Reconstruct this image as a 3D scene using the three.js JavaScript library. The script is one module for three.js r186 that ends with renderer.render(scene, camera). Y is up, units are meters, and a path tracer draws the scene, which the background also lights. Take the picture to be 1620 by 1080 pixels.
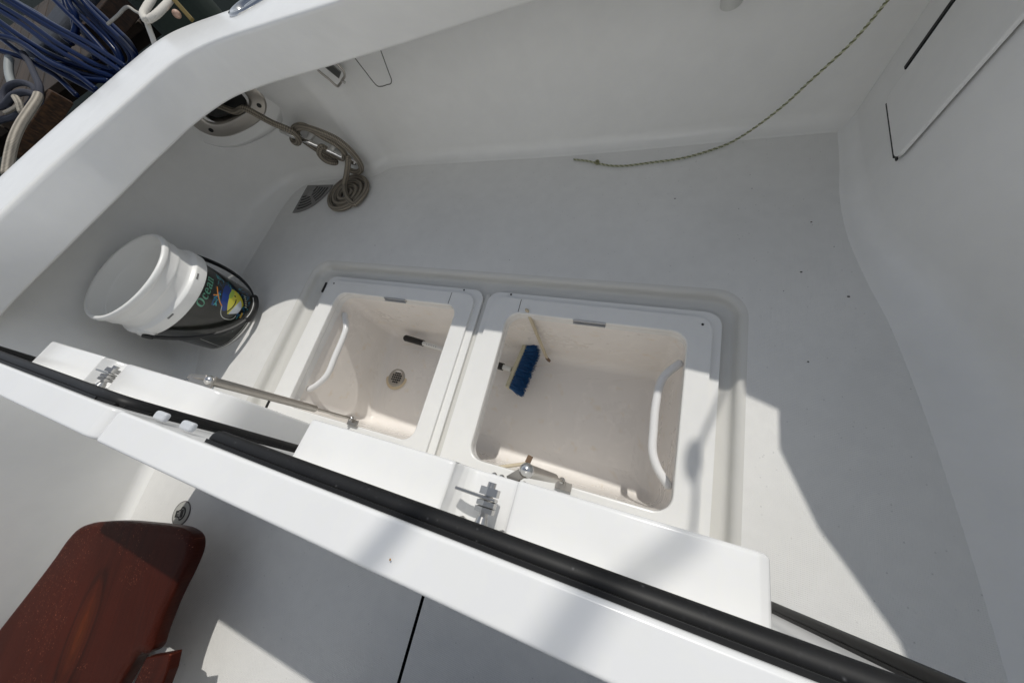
import * as THREE from 'three';
import { mergeGeometries, toCreasedNormals, mergeVertices } from 'three/addons/utils/BufferGeometryUtils.js';
import { RoundedBoxGeometry } from 'three/addons/geometries/RoundedBoxGeometry.js';

// ───────── camera, sky, sun, exposure ─────────
// World notes: x = forward along the cockpit, y = towards the far side, z = up (metres above the cockpit sole).
// Shapes are written z-up and turned into three's y-up when they become meshes.
const FOV = 91.383, HALF = 540, FPX = 527.12;
const RX = new THREE.Vector3(0.9303995, 0.2481384, -0.2697853);   // camera right
const RY = new THREE.Vector3(0.1378291, -0.9188372, -0.3697855);  // camera down
const RZ = new THREE.Vector3(-0.3396468, 0.3068640, -0.8890864);  // camera forward
const T3 = (v) => new THREE.Vector3(v.x, v.z, -v.y);
const scene = new THREE.Scene();
const camera = new THREE.PerspectiveCamera(FOV, 1024 / 682, 0.02, 400);
camera.position.set(0, 1, 0);
camera.up.copy(T3(RY).negate());
camera.lookAt(T3(RZ).add(camera.position));
camera.updateMatrixWorld();

const renderer = new THREE.WebGLRenderer({ antialias: true });
renderer.toneMapping = THREE.LinearToneMapping;
renderer.toneMappingExposure = 1.14;
renderer.shadowMap.enabled = true;

const SDX = 0.13, SDY = 0.80;                         // how far the sun's rays run per metre of fall
const SUN = new THREE.Vector3(SDX, 1.0, -SDY).normalize();
{
  const W = 256, H = 128, d = new Float32Array(W * H * 4);
  const zen = [0.078, 0.104, 0.160], hor = [0.70, 0.755, 0.83], gnd = [0.03, 0.035, 0.033];
  for (let j = 0; j < H; j++) for (let i = 0; i < W; i++) {
    const el = (j + 0.5) / H * Math.PI - Math.PI / 2, az = ((i + 0.5) / W - 0.5) * 2 * Math.PI;
    const dir = new THREE.Vector3(Math.cos(el) * Math.cos(az), Math.sin(el), Math.cos(el) * Math.sin(az));
    const k = (j * W + i) * 4, t = Math.pow(Math.max(0, Math.sin(el)), 0.62), c = Math.max(0, dir.dot(SUN));
    const halo = 0.3 * Math.pow(c, 14) + 0.06 * Math.pow(c, 3);
    for (let q = 0; q < 3; q++) d[k + q] = el > 0 ? hor[q] + (zen[q] - hor[q]) * t + halo * [1, 0.97, 0.9][q] : gnd[q];
    d[k + 3] = 1;
  }
  const sky = new THREE.DataTexture(d, W, H, THREE.RGBAFormat, THREE.FloatType);
  sky.mapping = THREE.EquirectangularReflectionMapping; sky.minFilter = sky.magFilter = THREE.LinearFilter;
  sky.wrapS = THREE.RepeatWrapping; sky.needsUpdate = true;
  scene.background = sky; scene.environment = sky;
}
const sun = new THREE.DirectionalLight(new THREE.Color().setRGB(1, 0.965, 0.90), 2.05);
sun.position.copy(SUN).multiplyScalar(12); sun.castShadow = true;
sun.shadow.mapSize.set(2048, 2048); sun.shadow.radius = 1.2;
Object.assign(sun.shadow.camera, { left: -4, right: 4, top: 4, bottom: -4, near: 0.5, far: 40 });
scene.add(sun); scene.add(sun.target);

// ───────── helpers ─────────
let seed = 7; const rnd = () => (seed = (seed * 16807) % 2147483647) / 2147483647;
const V = (x, y, z) => new THREE.Vector3(x, y, z);
const ray = (u, v) => RX.clone().multiplyScalar(u - 810).addScaledVector(RY, v - HALF).addScaledVector(RZ, FPX);
const PZ = (u, v, z) => { const r = ray(u, v), t = (z - 1) / r.z; return V(r.x * t, r.y * t, z); };     // a sight line meets a level
const PY = (u, v, y) => { const r = ray(u, v), t = y / r.y; return V(r.x * t, y, 1 + r.z * t); };        // ... a wall across
const PX = (u, v, x) => { const r = ray(u, v), t = x / r.x; return V(x, r.y * t, 1 + r.z * t); };
const PD = (u, v, d) => ray(u, v).multiplyScalar(d / FPX).add(V(0, 0, 1));                               // ... a distance along the view

const used = {};
const numbered = (n) => { if (!(n in used)) { used[n] = 0; return n; } used[n]++; return n + '_' + String(used[n]).padStart(3, '0'); };
function tag(o, label, category, group) { Object.assign(o.userData, { label, category }); if (group) o.userData.group = group; return o; }
function prep(g) { let q = g.index ? g.toNonIndexed() : g; for (const k of Object.keys(q.attributes)) if (!['position', 'normal', 'uv'].includes(k)) q.deleteAttribute(k); if (!q.attributes.uv) q.setAttribute('uv', new THREE.BufferAttribute(new Float32Array(q.attributes.position.count * 2), 2)); return q; }
function thing(name, label, category, pos = V(0, 0, 0), group) {
  const o = new THREE.Group(); o.name = numbered(name); o.position.copy(T3(pos)); scene.add(o);
  return label ? tag(o, label, category, group) : o;
}
function worldPos(o) { const p = new THREE.Vector3(); while (o && o !== scene) { p.add(o.position); o = o.parent; } return p; }
function obj(name, geoms, mat, parent = scene) {
  const list = (Array.isArray(geoms) ? geoms : [geoms]).map(prep);
  const g = list.length > 1 ? mergeGeometries(list) : list[0].clone();
  g.rotateX(-Math.PI / 2);
  const off = worldPos(parent); g.translate(-off.x, -off.y, -off.z);
  const m = new THREE.Mesh(g, mat); m.castShadow = m.receiveShadow = true;
  m.name = parent === scene ? numbered(name) : name;
  if (parent !== scene) { const sib = parent.children.filter((c) => c.name === name || c.name.startsWith(name + '_0')).length; if (sib) m.name = name + '_' + String(sib).padStart(3, '0'); }
  parent.add(m); return m;
}
function struct(name, geoms, mat) { const m = obj(name, geoms, mat); m.userData.kind = 'structure'; return m; }

function loft(rows, closed = false, crease = 0) {   // grid through rows of points
  const n = rows[0].length, m = rows.length, pos = [], uv = [], idx = [];
  let lu = 0;
  for (let i = 0; i < m; i++) { let lv = 0; if (i) lu += rows[i][0].distanceTo(rows[i - 1][0]); for (let j = 0; j < n; j++) { if (j) lv += rows[i][j].distanceTo(rows[i][j - 1]); const p = rows[i][j]; pos.push(p.x, p.y, p.z); uv.push(lv, lu); } }
  for (let i = 0; i < m - 1; i++) for (let j = 0; j < (closed ? n : n - 1); j++) { const a = i * n + j, b = i * n + (j + 1) % n, c = a + n, e = b + n; idx.push(a, b, e, a, e, c); }
  const g = new THREE.BufferGeometry();
  g.setAttribute('position', new THREE.Float32BufferAttribute(pos, 3)); g.setAttribute('uv', new THREE.Float32BufferAttribute(uv, 2)); g.setIndex(idx);
  g.computeVertexNormals();
  return crease ? toCreasedNormals(g, crease) : g;
}
const smooth = (pts, n, closed = false) => new THREE.CatmullRomCurve3(pts, closed, 'centripetal').getPoints(n);
function tube(pts, r, seg = 64, rs = 10, curve = true, closed = false) {
  const c = curve ? new THREE.CatmullRomCurve3(pts, closed, 'centripetal') : (() => { const q = new THREE.CurvePath(); for (let i = 0; i + 1 < pts.length; i++) q.add(new THREE.LineCurve3(pts[i], pts[i + 1])); return q; })();
  const g = new THREE.TubeGeometry(c, seg, r, rs, closed), L = c.getLength(), u = g.attributes.uv;
  for (let i = 0; i < u.count; i++) u.setXY(i, u.getX(i) * L, u.getY(i) * r * 6.283);
  if (closed) return g;
  const caps = [];
  for (const [p, t] of [[pts[0], 0], [pts[pts.length - 1], 1]]) { const s = new THREE.SphereGeometry(r * 0.995, rs, 6); s.translate(p.x, p.y, p.z); caps.push(s); }
  return mergeGeometries([g, ...caps].map(prep));
}
function rod(a, b, r0, r1 = r0, seg = 20) {         // cylinder between two points
  const d = b.clone().sub(a), g = new THREE.CylinderGeometry(r1, r0, d.length(), seg);
  g.applyQuaternion(new THREE.Quaternion().setFromUnitVectors(V(0, 1, 0), d.clone().normalize()));
  return g.translate((a.x + b.x) / 2, (a.y + b.y) / 2, (a.z + b.z) / 2);
}
function lathe(profile, c, seg = 64, a0 = -Math.PI) {  // profile of [r, z] about the upright through c
  const rows = profile.map(([r, z]) => { const q = []; for (let i = 0; i <= seg; i++) { const a = a0 + i / seg * 2 * Math.PI; q.push(V(c.x + r * Math.cos(a), c.y + r * Math.sin(a), c.z + z)); } return q; });
  return loft(rows, false);
}
function rr(x0, x1, y0, y1, r, inset = 0, n = 8) {  // rounded rectangle as points, counter-clockwise
  x0 += inset; x1 -= inset; y0 += inset; y1 -= inset; r = Math.max(0.0005, r - inset); const p = [];
  for (const [cx, cy, a] of [[x1 - r, y0 + r, -0.5], [x1 - r, y1 - r, 0], [x0 + r, y1 - r, 0.5], [x0 + r, y0 + r, 1]])
    for (let i = 0; i <= n; i++) { const t = (a + 0.5 * i / n) * Math.PI; p.push([cx + r * Math.cos(t), cy + r * Math.sin(t)]); }
  return p;
}
const shapeOf = (pts, holes = []) => { const s = new THREE.Shape(pts.map((p) => new THREE.Vector2(p[0], p[1]))); s.holes = holes.map((h) => new THREE.Path(h.map((p) => new THREE.Vector2(p[0], p[1])))); return s; };
const sheet = (pts, z, holes) => new THREE.ShapeGeometry(shapeOf(pts, holes), 12).translate(0, 0, z);
const slab = (pts, z0, z1, holes) => new THREE.ExtrudeGeometry(shapeOf(pts, holes), { depth: z1 - z0, bevelEnabled: false }).translate(0, 0, z0);
function box(cx, cy, cz, sx, sy, sz, r = 0.002) { return new RoundedBoxGeometry(sx, sy, sz, 2, Math.min(r, sx / 2.1, sy / 2.1, sz / 2.1)).translate(cx, cy, cz); }
function boxAlong(a, b, w, t, up = V(0, 0, 1), r = 0.002) { // bar from a to b, w across, t thick along up
  const d = b.clone().sub(a), L = d.length(), x = d.normalize(), y = up.clone().cross(x).normalize(), z = x.clone().cross(y);
  const g = new RoundedBoxGeometry(L, w, t, 2, Math.min(r, w / 2.1, t / 2.1));
  g.applyMatrix4(new THREE.Matrix4().makeBasis(x, y, z)); return g.translate((a.x + b.x) / 2, (a.y + b.y) / 2, (a.z + b.z) / 2);
}
function cushion(P, outline, n0, n1, r = 0.004, both = true) { // plate with rounded edges; P maps (x, y, n) to a point
  const ins = [], k = 4;
  if (both) for (let i = 0; i <= k; i++) { const t = i / k * Math.PI / 2; ins.push([r - r * Math.sin(t), n0 + r - r * Math.cos(t)]); } else ins.push([0, n0]);
  for (let i = 0; i <= k; i++) { const t = i / k * Math.PI / 2; ins.push([r - r * Math.cos(t), n1 - r + r * Math.sin(t)]); }
  const rows = ins.map(([i, n]) => outline(i).map(([x, y]) => P(x, y, n)));
  const cap = (i, n) => { const g = new THREE.ShapeGeometry(shapeOf(outline(i))); const p = g.attributes.position; for (let q = 0; q < p.count; q++) { const w = P(p.getX(q), p.getY(q), n); p.setXYZ(q, w.x, w.y, w.z); } g.computeVertexNormals(); return g; };
  return [loft(rows, true), cap(r, n1), ...(both ? [cap(r, n0)] : [])];
}

// ───────── textures and materials ─────────
function noiseTex(N, fn, srgb = true) {
  const d = new Uint8Array(N * N * 4);
  for (let j = 0; j < N; j++) for (let i = 0; i < N; i++) { const c = fn(i / N, j / N, i, j), k = (j * N + i) * 4; for (let q = 0; q < 3; q++) d[k + q] = Math.max(0, Math.min(255, Math.round((Array.isArray(c) ? c[q] : c) * 255))); d[k + 3] = 255; }
  const t = new THREE.DataTexture(d, N, N); t.wrapS = t.wrapT = THREE.RepeatWrapping; t.magFilter = THREE.LinearFilter; t.minFilter = THREE.LinearMipmapLinearFilter; t.generateMipmaps = true;
  if (srgb) t.colorSpace = THREE.SRGBColorSpace; t.needsUpdate = true; return t;
}
const hash = (x, y, s = 0) => { let h = Math.imul(x | 0, 374761393) + Math.imul(y | 0, 668265263) + Math.imul(s, 974634777); h = Math.imul(h ^ (h >>> 13), 1274126177); return ((h ^ (h >>> 16)) >>> 0) / 4294967296; };
function vn(x, y, per, s = 0) { const xi = Math.floor(x), yi = Math.floor(y), fx = x - xi, fy = y - yi, u = fx * fx * (3 - 2 * fx), w = fy * fy * (3 - 2 * fy), m = (a) => ((a % per) + per) % per; const a = hash(m(xi), m(yi), s), b = hash(m(xi + 1), m(yi), s), c = hash(m(xi), m(yi + 1), s), e = hash(m(xi + 1), m(yi + 1), s); return a + (b - a) * u + (c - a) * w + (a - b - c + e) * u * w; }
const fbm = (u, v, f, s = 0, o = 4) => { let a = 0, k = 0.5; for (let i = 0; i < o; i++) { a += k * vn(u * f, v * f, f, s + i); f *= 2; k *= 0.5; } return a; };
const std = (rgb, roughness, extra = {}) => new THREE.MeshPhysicalMaterial({ color: new THREE.Color().setRGB(...rgb), roughness, side: THREE.DoubleSide, ...extra });

// gelcoat: faint mottling and hazy wipe marks
const gelMap = noiseTex(512, (u, v) => { const a = fbm(u, v, 5, 3), b = fbm(u * 1, v * 1, 24, 9); let s = 0.965 + 0.035 * a + 0.02 * (b - 0.5); return [s, s, s * 0.998]; });
const gelRough = noiseTex(512, (u, v) => { const a = fbm(u, v, 7, 13), b = fbm(u, v, 60, 5); const s = 0.75 + 0.35 * a + 0.15 * b; return [s, s, s]; }, false);
for (const t of [gelMap, gelRough]) t.repeat.set(1.1, 1.1);
const skidBump = noiseTex(512, (u, v, i, j) => { const x = (i % 16) - 7.5, y = (j % 16) - 7.5, r = Math.abs(x) + Math.abs(y); return 0.35 + 0.5 * Math.max(0, 1 - r / 8) + 0.15 * hash(i, j, 4); }, false);
skidBump.repeat.set(8, 8);
const skidMap = noiseTex(512, (u, v, i, j) => { const a = fbm(u, v, 4, 21), b = fbm(u, v, 40, 22), h = hash(i, j, 8); let s = 0.93 + 0.05 * a + 0.03 * b; if (h > 0.9985) s -= 0.2 * hash(i, j, 9); return [s, s * 1.0, s * 0.995]; });
skidMap.repeat.set(0.9, 0.9);
const creamMap = noiseTex(512, (u, v, i, j) => { const a = fbm(u, v, 6, 81), b = fbm(u, v, 3, 83, 5), c = fbm(u, v, 22, 85, 4), e = Math.max(0, 1 - Math.abs(b - 0.47) * 34) * (c > 0.47 ? 1 : 0.35); let s = 0.955 + 0.03 * a; const tan = Math.max(0, c - 0.62) * 0.28; s += 0.02 * e; return [s - tan * 0.3, s - tan * 0.55, s - tan]; });
creamMap.repeat.set(1.4, 1.4);
const rubberMap = noiseTex(256, (u, v, i, j) => { const a = fbm(u, v, 8, 71), h = hash(i, j, 72); let s = 0.085 + 0.03 * a; if (h > 0.9975) s += 0.28 * hash(i, j, 73); else if (h > 0.985) s += 0.05; return [s, s, s * 1.02]; }); rubberMap.repeat.set(3, 3);
const M = {
  gel: std([0.89, 0.887, 0.87], 0.24, { map: gelMap, roughnessMap: gelRough }),
  deck: std([0.85, 0.845, 0.83], 0.62, { map: skidMap, bumpMap: skidBump, bumpScale: 0.0010 }),
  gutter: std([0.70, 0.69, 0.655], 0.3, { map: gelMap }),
  cream: std([0.95, 0.91, 0.865], 0.30, { map: creamMap, roughnessMap: gelRough }),
  whitePlastic: std([0.82, 0.82, 0.82], 0.3),
  hdpe: std([0.68, 0.70, 0.73], 0.35, { transmission: 0.15, thickness: 0.004, ior: 1.5 }),
  lid: std([0.85, 0.85, 0.845], 0.24, { map: gelMap, roughnessMap: gelRough }),
  rubber: std([1, 1, 1], 0.5, { specularIntensity: 0.6, map: rubberMap }),
  black: std([0.01, 0.01, 0.01], 0.5),
  chrome: std([0.72, 0.71, 0.69], 0.16, { metalness: 1 }),
  steel: std([0.50, 0.47, 0.43], 0.36, { metalness: 1 }),
  zinc: std([0.55, 0.54, 0.52], 0.28, { metalness: 1 }),
};

// ───────── the cockpit sole ─────────
const REC = (i = 0) => rr(-1.42, 0.284, -0.235, 0.595, 0.075, i, 12);
const outlineSole = [[-2.2, -2.0], [1.15, -2.0], [1.15, 1.4], [-2.2, 1.4]];
const slot = [[-0.443, -1.9], [-0.434, -1.9], [-0.434, -0.30], [-0.443, -0.30]];
const sole = struct('cockpit_floor', [sheet(outlineSole, 0, [REC(-0.012), slot])], M.deck);
tag(sole, 'white non-skid cockpit floor around the open fish box', 'floor');
{ // channel round the hatch: rolled edge, flat bottom
  const rows = []; const prof = [[-0.012, 0], [-0.006, -0.0008], [0, -0.003], [0.006, -0.008], [0.010, -0.016], [0.012, -0.026], [0.017, -0.034], [0.026, -0.038], [0.05, -0.040], [0.13, -0.040]];
  for (const [i, z] of prof) rows.push(REC(i).map(([x, y]) => V(x, y, z)));
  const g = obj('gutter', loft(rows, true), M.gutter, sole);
  obj('hatch_gap', [slab([[-0.47, -1.9], [-0.40, -1.9], [-0.40, -0.28], [-0.47, -0.28]], -0.06, -0.05)], M.black, sole);
}

// ───────── wall liner and gunwale (the boat round the cockpit) ─────────
// rows: wall x,y, fillet radius
const wallRows = [
  [1.1, -1.86, 0.08], [0, -1.9, 0.08], [-1.2, -1.88, 0.1], [-1.45, -1.82, 0.07], [-1.60, -1.68, 0.06], [-1.66, -1.4, 0.05], [-1.715, -0.9, 0.035], [-1.765, -0.48, 0.035], [-1.797, -0.2, 0.045], [-1.885, -0.03, 0.06], [-1.975, 0.1, 0.09], [-2.005, 0.28, 0.12], [-2.005, 0.54, 0.12], [-1.99, 0.8, 0.115], [-1.955, 0.95, 0.09],
  [-1.90, 1.055, 0.07], [-1.81, 1.125, 0.055], [-1.68, 1.15, 0.05], [-1.40, 1.152, 0.045], [-1.345, 1.157, 0.04], [-1.275, 1.207, 0.045], [-1.2, 1.218, 0.045], [-0.8, 1.222, 0.045], [-0.3, 1.23, 0.045], [0.3, 1.262, 0.045], [0.57, 1.275, 0.045]];
const gunRows = [ // top inner x,y,z | lip x,y,z | outer x,y
  [[1.1, -1.66, .70], [1.1, -1.64, .56], [1.1, -1.95]], [[0, -1.70, .68], [0, -1.68, .54], [0, -1.98]], [[-1.2, -1.66, .68], [-1.18, -1.64, .54], [-1.3, -1.92]], [[-1.48, -1.58, .68], [-1.46, -1.57, .54], [-1.68, -1.86]], [[-1.62, -1.36, .68], [-1.60, -1.36, .54], [-1.92, -1.5]],
  [[-1.75, -0.75, .68], [-1.725, -0.75, .54], [-2.08, -0.7]], [[-1.83, -0.35, .68], [-1.80, -0.35, .54], [-2.13, -0.3]],
  [[-1.825, 0, .68], [-1.822, -0.005, .54], [-2.14, 0.1]], [[-1.764, .274, .68], [-1.733, .27, .54], [-2.065, .445]], [[-1.695, .478, .68], [-1.67, .45, .54], [-1.99, .665]],
  [[-1.63, .602, .68], [-1.62, .598, .54], [-1.92, .82]], [[-1.575, .714, .68], [-1.583, .684, .54], [-1.853, .962]], [[-1.531, .807, .68], [-1.548, .766, .54], [-1.80, 1.047]],
  [[-1.488, .868, .68], [-1.488, .842, .54], [-1.735, 1.096]], [[-1.425, .908, .68], [-1.42, .895, .54], [-1.617, 1.122]], [[-1.349, .932, .68], [-1.30, .930, .54], [-1.468, 1.135]],
  [[-1.055, .935, .687], [-0.96, .950, .552], [-1.1, 1.141]], [[-0.8, .928, .694], [-0.7, .972, .56], [-0.8, 1.142]], [[-0.3, .94, .706], [-0.32, 1.01, .572], [-0.3, 1.145]],
  [[0.28, .918, .722], [0.28, 1.03, .59], [0.28, 1.145]], [[0.6, .885, .73], [0.6, 1.03, .60], [0.6, 1.14]], [[1.05, .87, .735], [1.05, 1.02, .61], [1.05, 1.13]]];
const NSEG = 140;
const topC = smooth(gunRows.map((r) => V(...r[0])), NSEG), lipC = smooth(gunRows.map((r) => V(...r[1])), NSEG), outC = smooth(gunRows.map((r) => V(r[2][0], r[2][1], r[0][2] - 0.012)), NSEG);
const wallC = smooth(wallRows.map((r) => V(r[0], r[1], r[2])), 160);
{
  const rows = wallC.map((p, i) => {
    const a = wallC[Math.max(0, i - 1)], b = wallC[Math.min(wallC.length - 1, i + 1)], t = V(b.x - a.x, b.y - a.y, 0).normalize(), n = V(t.y, -t.x, 0); // inward
    const r = p.z, ln = Math.max(0, Math.min(1, (p.y - 0.2) / 0.4)), q = [V(p.x + n.x * 0.09 * ln, p.y + n.y * 0.09 * ln, 0.625), V(p.x + n.x * 0.03 * ln, p.y + n.y * 0.03 * ln, 0.50), V(p.x + n.x * 0.004 * ln, p.y + n.y * 0.004 * ln, 0.36)];
    for (let k = 0; k <= 8; k++) { const th = k / 8 * Math.PI / 2, o = r * (1 - Math.cos(th)), z = r * (1 - Math.sin(th)); q.push(V(p.x + n.x * o, p.y + n.y * o, z + 0.001)); }
    q.push(V(p.x + n.x * (r + 0.012), p.y + n.y * (r + 0.012), -0.004));
    return q;
  });
  const w = struct('cockpit_wall', loft(rows), M.gel); tag(w, 'white moulded inner wall of the cockpit under the gunwale', 'wall');
  const outer = wallC.map((p, i) => { const a = wallC[Math.max(0, i - 1)], b = wallC[Math.min(wallC.length - 1, i + 1)], t = V(b.x - a.x, b.y - a.y, 0).normalize(); const ox = p.x - t.y * 0.09, oy = p.y + t.x * 0.09; const ln = Math.max(0, Math.min(1, (p.y - 0.2) / 0.4)); return [V(p.x + t.y * (0.11 * ln - 0.02), p.y - t.x * (0.11 * ln - 0.02), 0.628), V(ox + t.y * 0.07, oy - t.x * 0.07, 0.45), V(ox, oy, 0.30), V(ox, oy, 0.1), V(ox + t.y * 0.1, oy - t.x * 0.1, -0.6)]; });
  obj('hull_side', loft(outer), M.gel, w);
}
{
  // matching wall point for the underside: nearest point of the wall line
  const near = (p) => { let best = wallC[0], bd = 9; for (const w of wallC) { const d = Math.hypot(w.x - p.x, w.y - p.y); if (d < bd) { bd = d; best = w; } } return best; };
  const rows = topC.map((t, i) => {
    const l = lipC[i], o = outC[i]; const inn = V(t.x - o.x, t.y - o.y, 0).normalize(); // towards the cockpit
    const back = V(l.x, l.y, l.z).addScaledVector(inn, -0.30);
    const f = t.clone().sub(l), q = [back, V(l.x, l.y, l.z).addScaledVector(inn, -0.012)];
    q.push(l.clone().addScaledVector(inn, -0.003).add(V(0, 0, 0.003)), l.clone().add(V(0, 0, 0.010)));
    q.push(l.clone().addScaledVector(f, 0.5));
    const top = (d, z) => t.clone().addScaledVector(inn, -d).add(V(0, 0, z));
    q.push(l.clone().addScaledVector(f, 0.90), top(0.0012, -0.006), top(0.005, -0.0018), top(0.012, 0));
    const w = t.distanceTo(V(o.x, o.y, t.z));
    q.push(top(w * 0.4, 0.001), top(w * 0.75, -0.002));
    q.push(V(o.x, o.y, o.z + 0.006).addScaledVector(inn, 0.014), V(o.x, o.y, o.z).addScaledVector(inn, 0.003), V(o.x, o.y, o.z - 0.012), V(o.x, o.y, 0.56).addScaledVector(inn, 0.02));
    return q;
  });
  const g = obj('gunwale', loft(rows), M.gel); tag(g, 'wide white gunwale with rounded corner running round the cockpit', 'gunwale');
}
// forward bulkhead: its foot line, fillet radius
{
  const R = [[0.562, 1.32, 0.035], [0.563, 1.1, 0.035], [0.567, 0.96, 0.045], [0.588, 0.82, 0.055], [0.640, 0.70, 0.08], [0.700, 0.57, 0.10], [0.752, 0.40, 0.115], [0.80, 0.17, 0.125], [0.832, -0.08, 0.125], [0.915, -0.9, 0.125], [1.01, -1.95, 0.125]];
  const c = smooth(R.map((r) => V(...r)), 90);
  const rows = c.map((p, i) => {
    const a = c[Math.max(0, i - 1)], b = c[Math.min(c.length - 1, i + 1)], t = V(b.x - a.x, b.y - a.y, 0).normalize(), n = V(t.y, -t.x, 0);
    const r = p.z, q = [V(p.x, p.y, 0.9), V(p.x, p.y, 0.5)];
    for (let k = 0; k <= 8; k++) { const th = k / 8 * Math.PI / 2, o = r * (1 - Math.cos(th)); q.push(V(p.x + n.x * o, p.y + n.y * o, r * (1 - Math.sin(th)) + 0.0016)); }
    q.push(V(p.x + n.x * (r + 0.012), p.y + n.y * (r + 0.012), -0.005)); return q;
  });
  const b = obj('bulkhead', loft(rows), M.gel); tag(b, 'white forward bulkhead of the cockpit with a flush access door', 'bulkhead');
  // unseen slab over the bulkhead, its curved front shaped to cast the floor shadow
  const k = 0.9, sh = [[0.30, 0.325], [0.372, 0.300], [0.374, 0.203], [0.393, 0.162], [0.448, 0.044], [0.500, -0.023], [0.547, -0.088], [0.569, -0.118], [0.584, -0.166], [0.60, -0.30], [0.64, -0.6], [0.78, -1.5], [0.84, -2.6]].map(([x, y]) => [x + SDX * k, y + SDY * k]);
  obj('unseen_overhang', slab([...sh, [1.6, -1.9], [1.6, 1.4], [0.36, 1.4]], k, k + 0.04), M.gel, b);
  obj('bulkhead_back', [box(1.56, -0.3, 0.45, 0.04, 3.4, 0.88)], M.gel, b);
  // access door: recessed groove, rounded panel, black rubber on its after edge
  const D = (y, z, n) => V(0.5615 - n, y, z);
  obj('access_door', cushion(D, (i) => rr(0.928, 1.158, 0.150, 0.80, 0.022, i), -0.002, 0.0055, 0.003, false), M.gel, b);
  obj('door_gasket', [box(0.559, 1.1665, 0.53, 0.009, 0.013, 0.62, 0.002)], M.rubber, b);
  obj('door_seam', [box(0.5598, 1.042, 0.1462, 0.004, 0.20, 0.004, 0.001), box(0.5598, 0.936, 0.153, 0.004, 0.020, 0.006, 0.001)], M.black, b);
}

// ───────── fish box: two framed openings over one cream liner ─────────
const fb = thing('fish_box', 'open sunken fish box with two cream wells framed in white', 'fish box', V(-0.55, 0.2, -0.02));
{
  const fr = [[-1.332, -0.547, [-1.228, -0.637, -0.05, 0.457]], [-0.526, 0.236, [-0.428, 0.147, -0.046, 0.456]]];
  const P = (x, y, n) => V(x, y, n);
  for (const [x0, x1, w] of fr) {
    const hole = (i) => rr(w[0], w[1], w[2], w[3], 0.045, -i, 10);
    const f = obj('frame', [
      slab(rr(x0, x1, -0.19, 0.537, 0.045), -0.06, -0.0205, [hole(0.004)]),
      slab(rr(x0 + 0.026, x1 - 0.026, -0.166, 0.512, 0.045, 0, 10), -0.0205, -0.008, [hole(0.004)]),
      loft([[0.004, -0.008], [0.0012, -0.009], [0, -0.012], [0, -0.03], [0.003, -0.034], [0.02, -0.036]].map(([i, z]) => hole(i).map(([x, y]) => V(x, y, z))), true)], M.gel, fb);
    obj('catch_plate', [box((w[0] + w[1]) / 2 + (x0 < -1 ? 0.006 : -0.003), w[3] - 0.003, -0.014, 0.105, 0.006, 0.016, 0.001), box((w[0] + w[1]) / 2 + (x0 < -1 ? 0.006 : -0.003), w[3] - 0.0085, -0.019, 0.105, 0.006, 0.003, 0.001)], M.zinc, fb);
  }
  // liner
  const L = (i) => rr(-1.238, 0.157, -0.054, 0.468, 0.05, i, 8);
  const bot = -0.42;
  const fall = (y, z) => z - 0.055 * Math.max(0, Math.min(1, (0.45 - y) / 0.5)) * Math.max(0, (z + 0.034) / (bot + 0.034));   // the bottom drains towards the hinge side
  const prof = [[0, -0.034], [0.002, -0.10], [0.008, -0.28], [0.012, -0.36], [0.018, -0.39], [0.032, -0.412], [0.055, bot], [0.10, bot - 0.001]];
  obj('liner', [loft(prof.map(([i, z]) => L(i).map(([x, y]) => V(x, y, fall(y, z)))), true), (() => { const g = sheet(L(0.10), bot - 0.001), p = g.attributes.position; for (let i = 0; i < p.count; i++) p.setZ(i, fall(p.getY(i), bot - 0.001)); g.computeVertexNormals(); return g; })()], M.cream, fb);
  const hs = [[-0.085, [-1.226, .383], [-1.187, .322], [-1.180, .280], [-1.178, .19], [-1.178, .105], [-1.205, .06], [-1.233, .034]], [-0.1, [.143, .388], [.108, .345], [.096, .315], [.090, .245], [.092, .17], [.097, .104], [.114, .064], [.145, .026]]];
  for (const [z, ...p] of hs) obj('grab_handle', tube(p.map(([x, y]) => V(x, y, z)), 0.0125, 70, 14), M.whitePlastic, fb);
  // drain with square-holed strainer
  const dc = PZ(627, 597, fall(0.2, bot) + 0.004);
  const dr = obj('drain', lathe([[0.0, -0.001], [0.036, -0.001], [0.040, 0.001], [0.047, 0.001], [0.049, -0.001], [0.049, -0.01]], dc, 40), M.steel, fb);
  const hl = []; for (let i = -2; i <= 2; i++) for (let j = -2; j <= 2; j++) if (Math.abs(i) + Math.abs(j) < 4) hl.push(box(dc.x + i * 0.0118, dc.y + j * 0.0118, dc.z, 0.0082, 0.0082, 0.002, 0.0005));
  obj('strainer_holes', hl, M.black, dr);
  obj('drain_bed', lathe([[0.046, -0.003], [0.060, -0.0035], [0.064, -0.004]], dc, 32), std([0.72, 0.60, 0.42], 0.5), fb);
  for (const [u, v] of [[528, 448], [732, 456], [807, 463], [1112, 513], [437, 652]]) { const p = PZ(u, v, -0.0075); if (u === 437) p.y = -0.083; obj('screw_hole', rod(V(p.x, p.y, -0.022), V(p.x, p.y, u === 1112 || u === 528 || u === 437 ? -0.0068 : -0.0192), 0.0036), M.black, fb); }
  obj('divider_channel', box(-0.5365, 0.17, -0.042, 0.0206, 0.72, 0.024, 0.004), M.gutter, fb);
  for (const y of [0.476, -0.062]) obj('foam_strip', box(-1.334, y, -0.026, 0.009, 0.05, 0.022, 0.002), M.black, fb);
  for (const x of [-0.677, -0.392]) obj('frame_joint', box(x, 0.485, -0.0085, 0.0028, 0.05, 0.0024, 0.0008), std([0.12, 0.11, 0.1], 0.6), fb);
}

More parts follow.
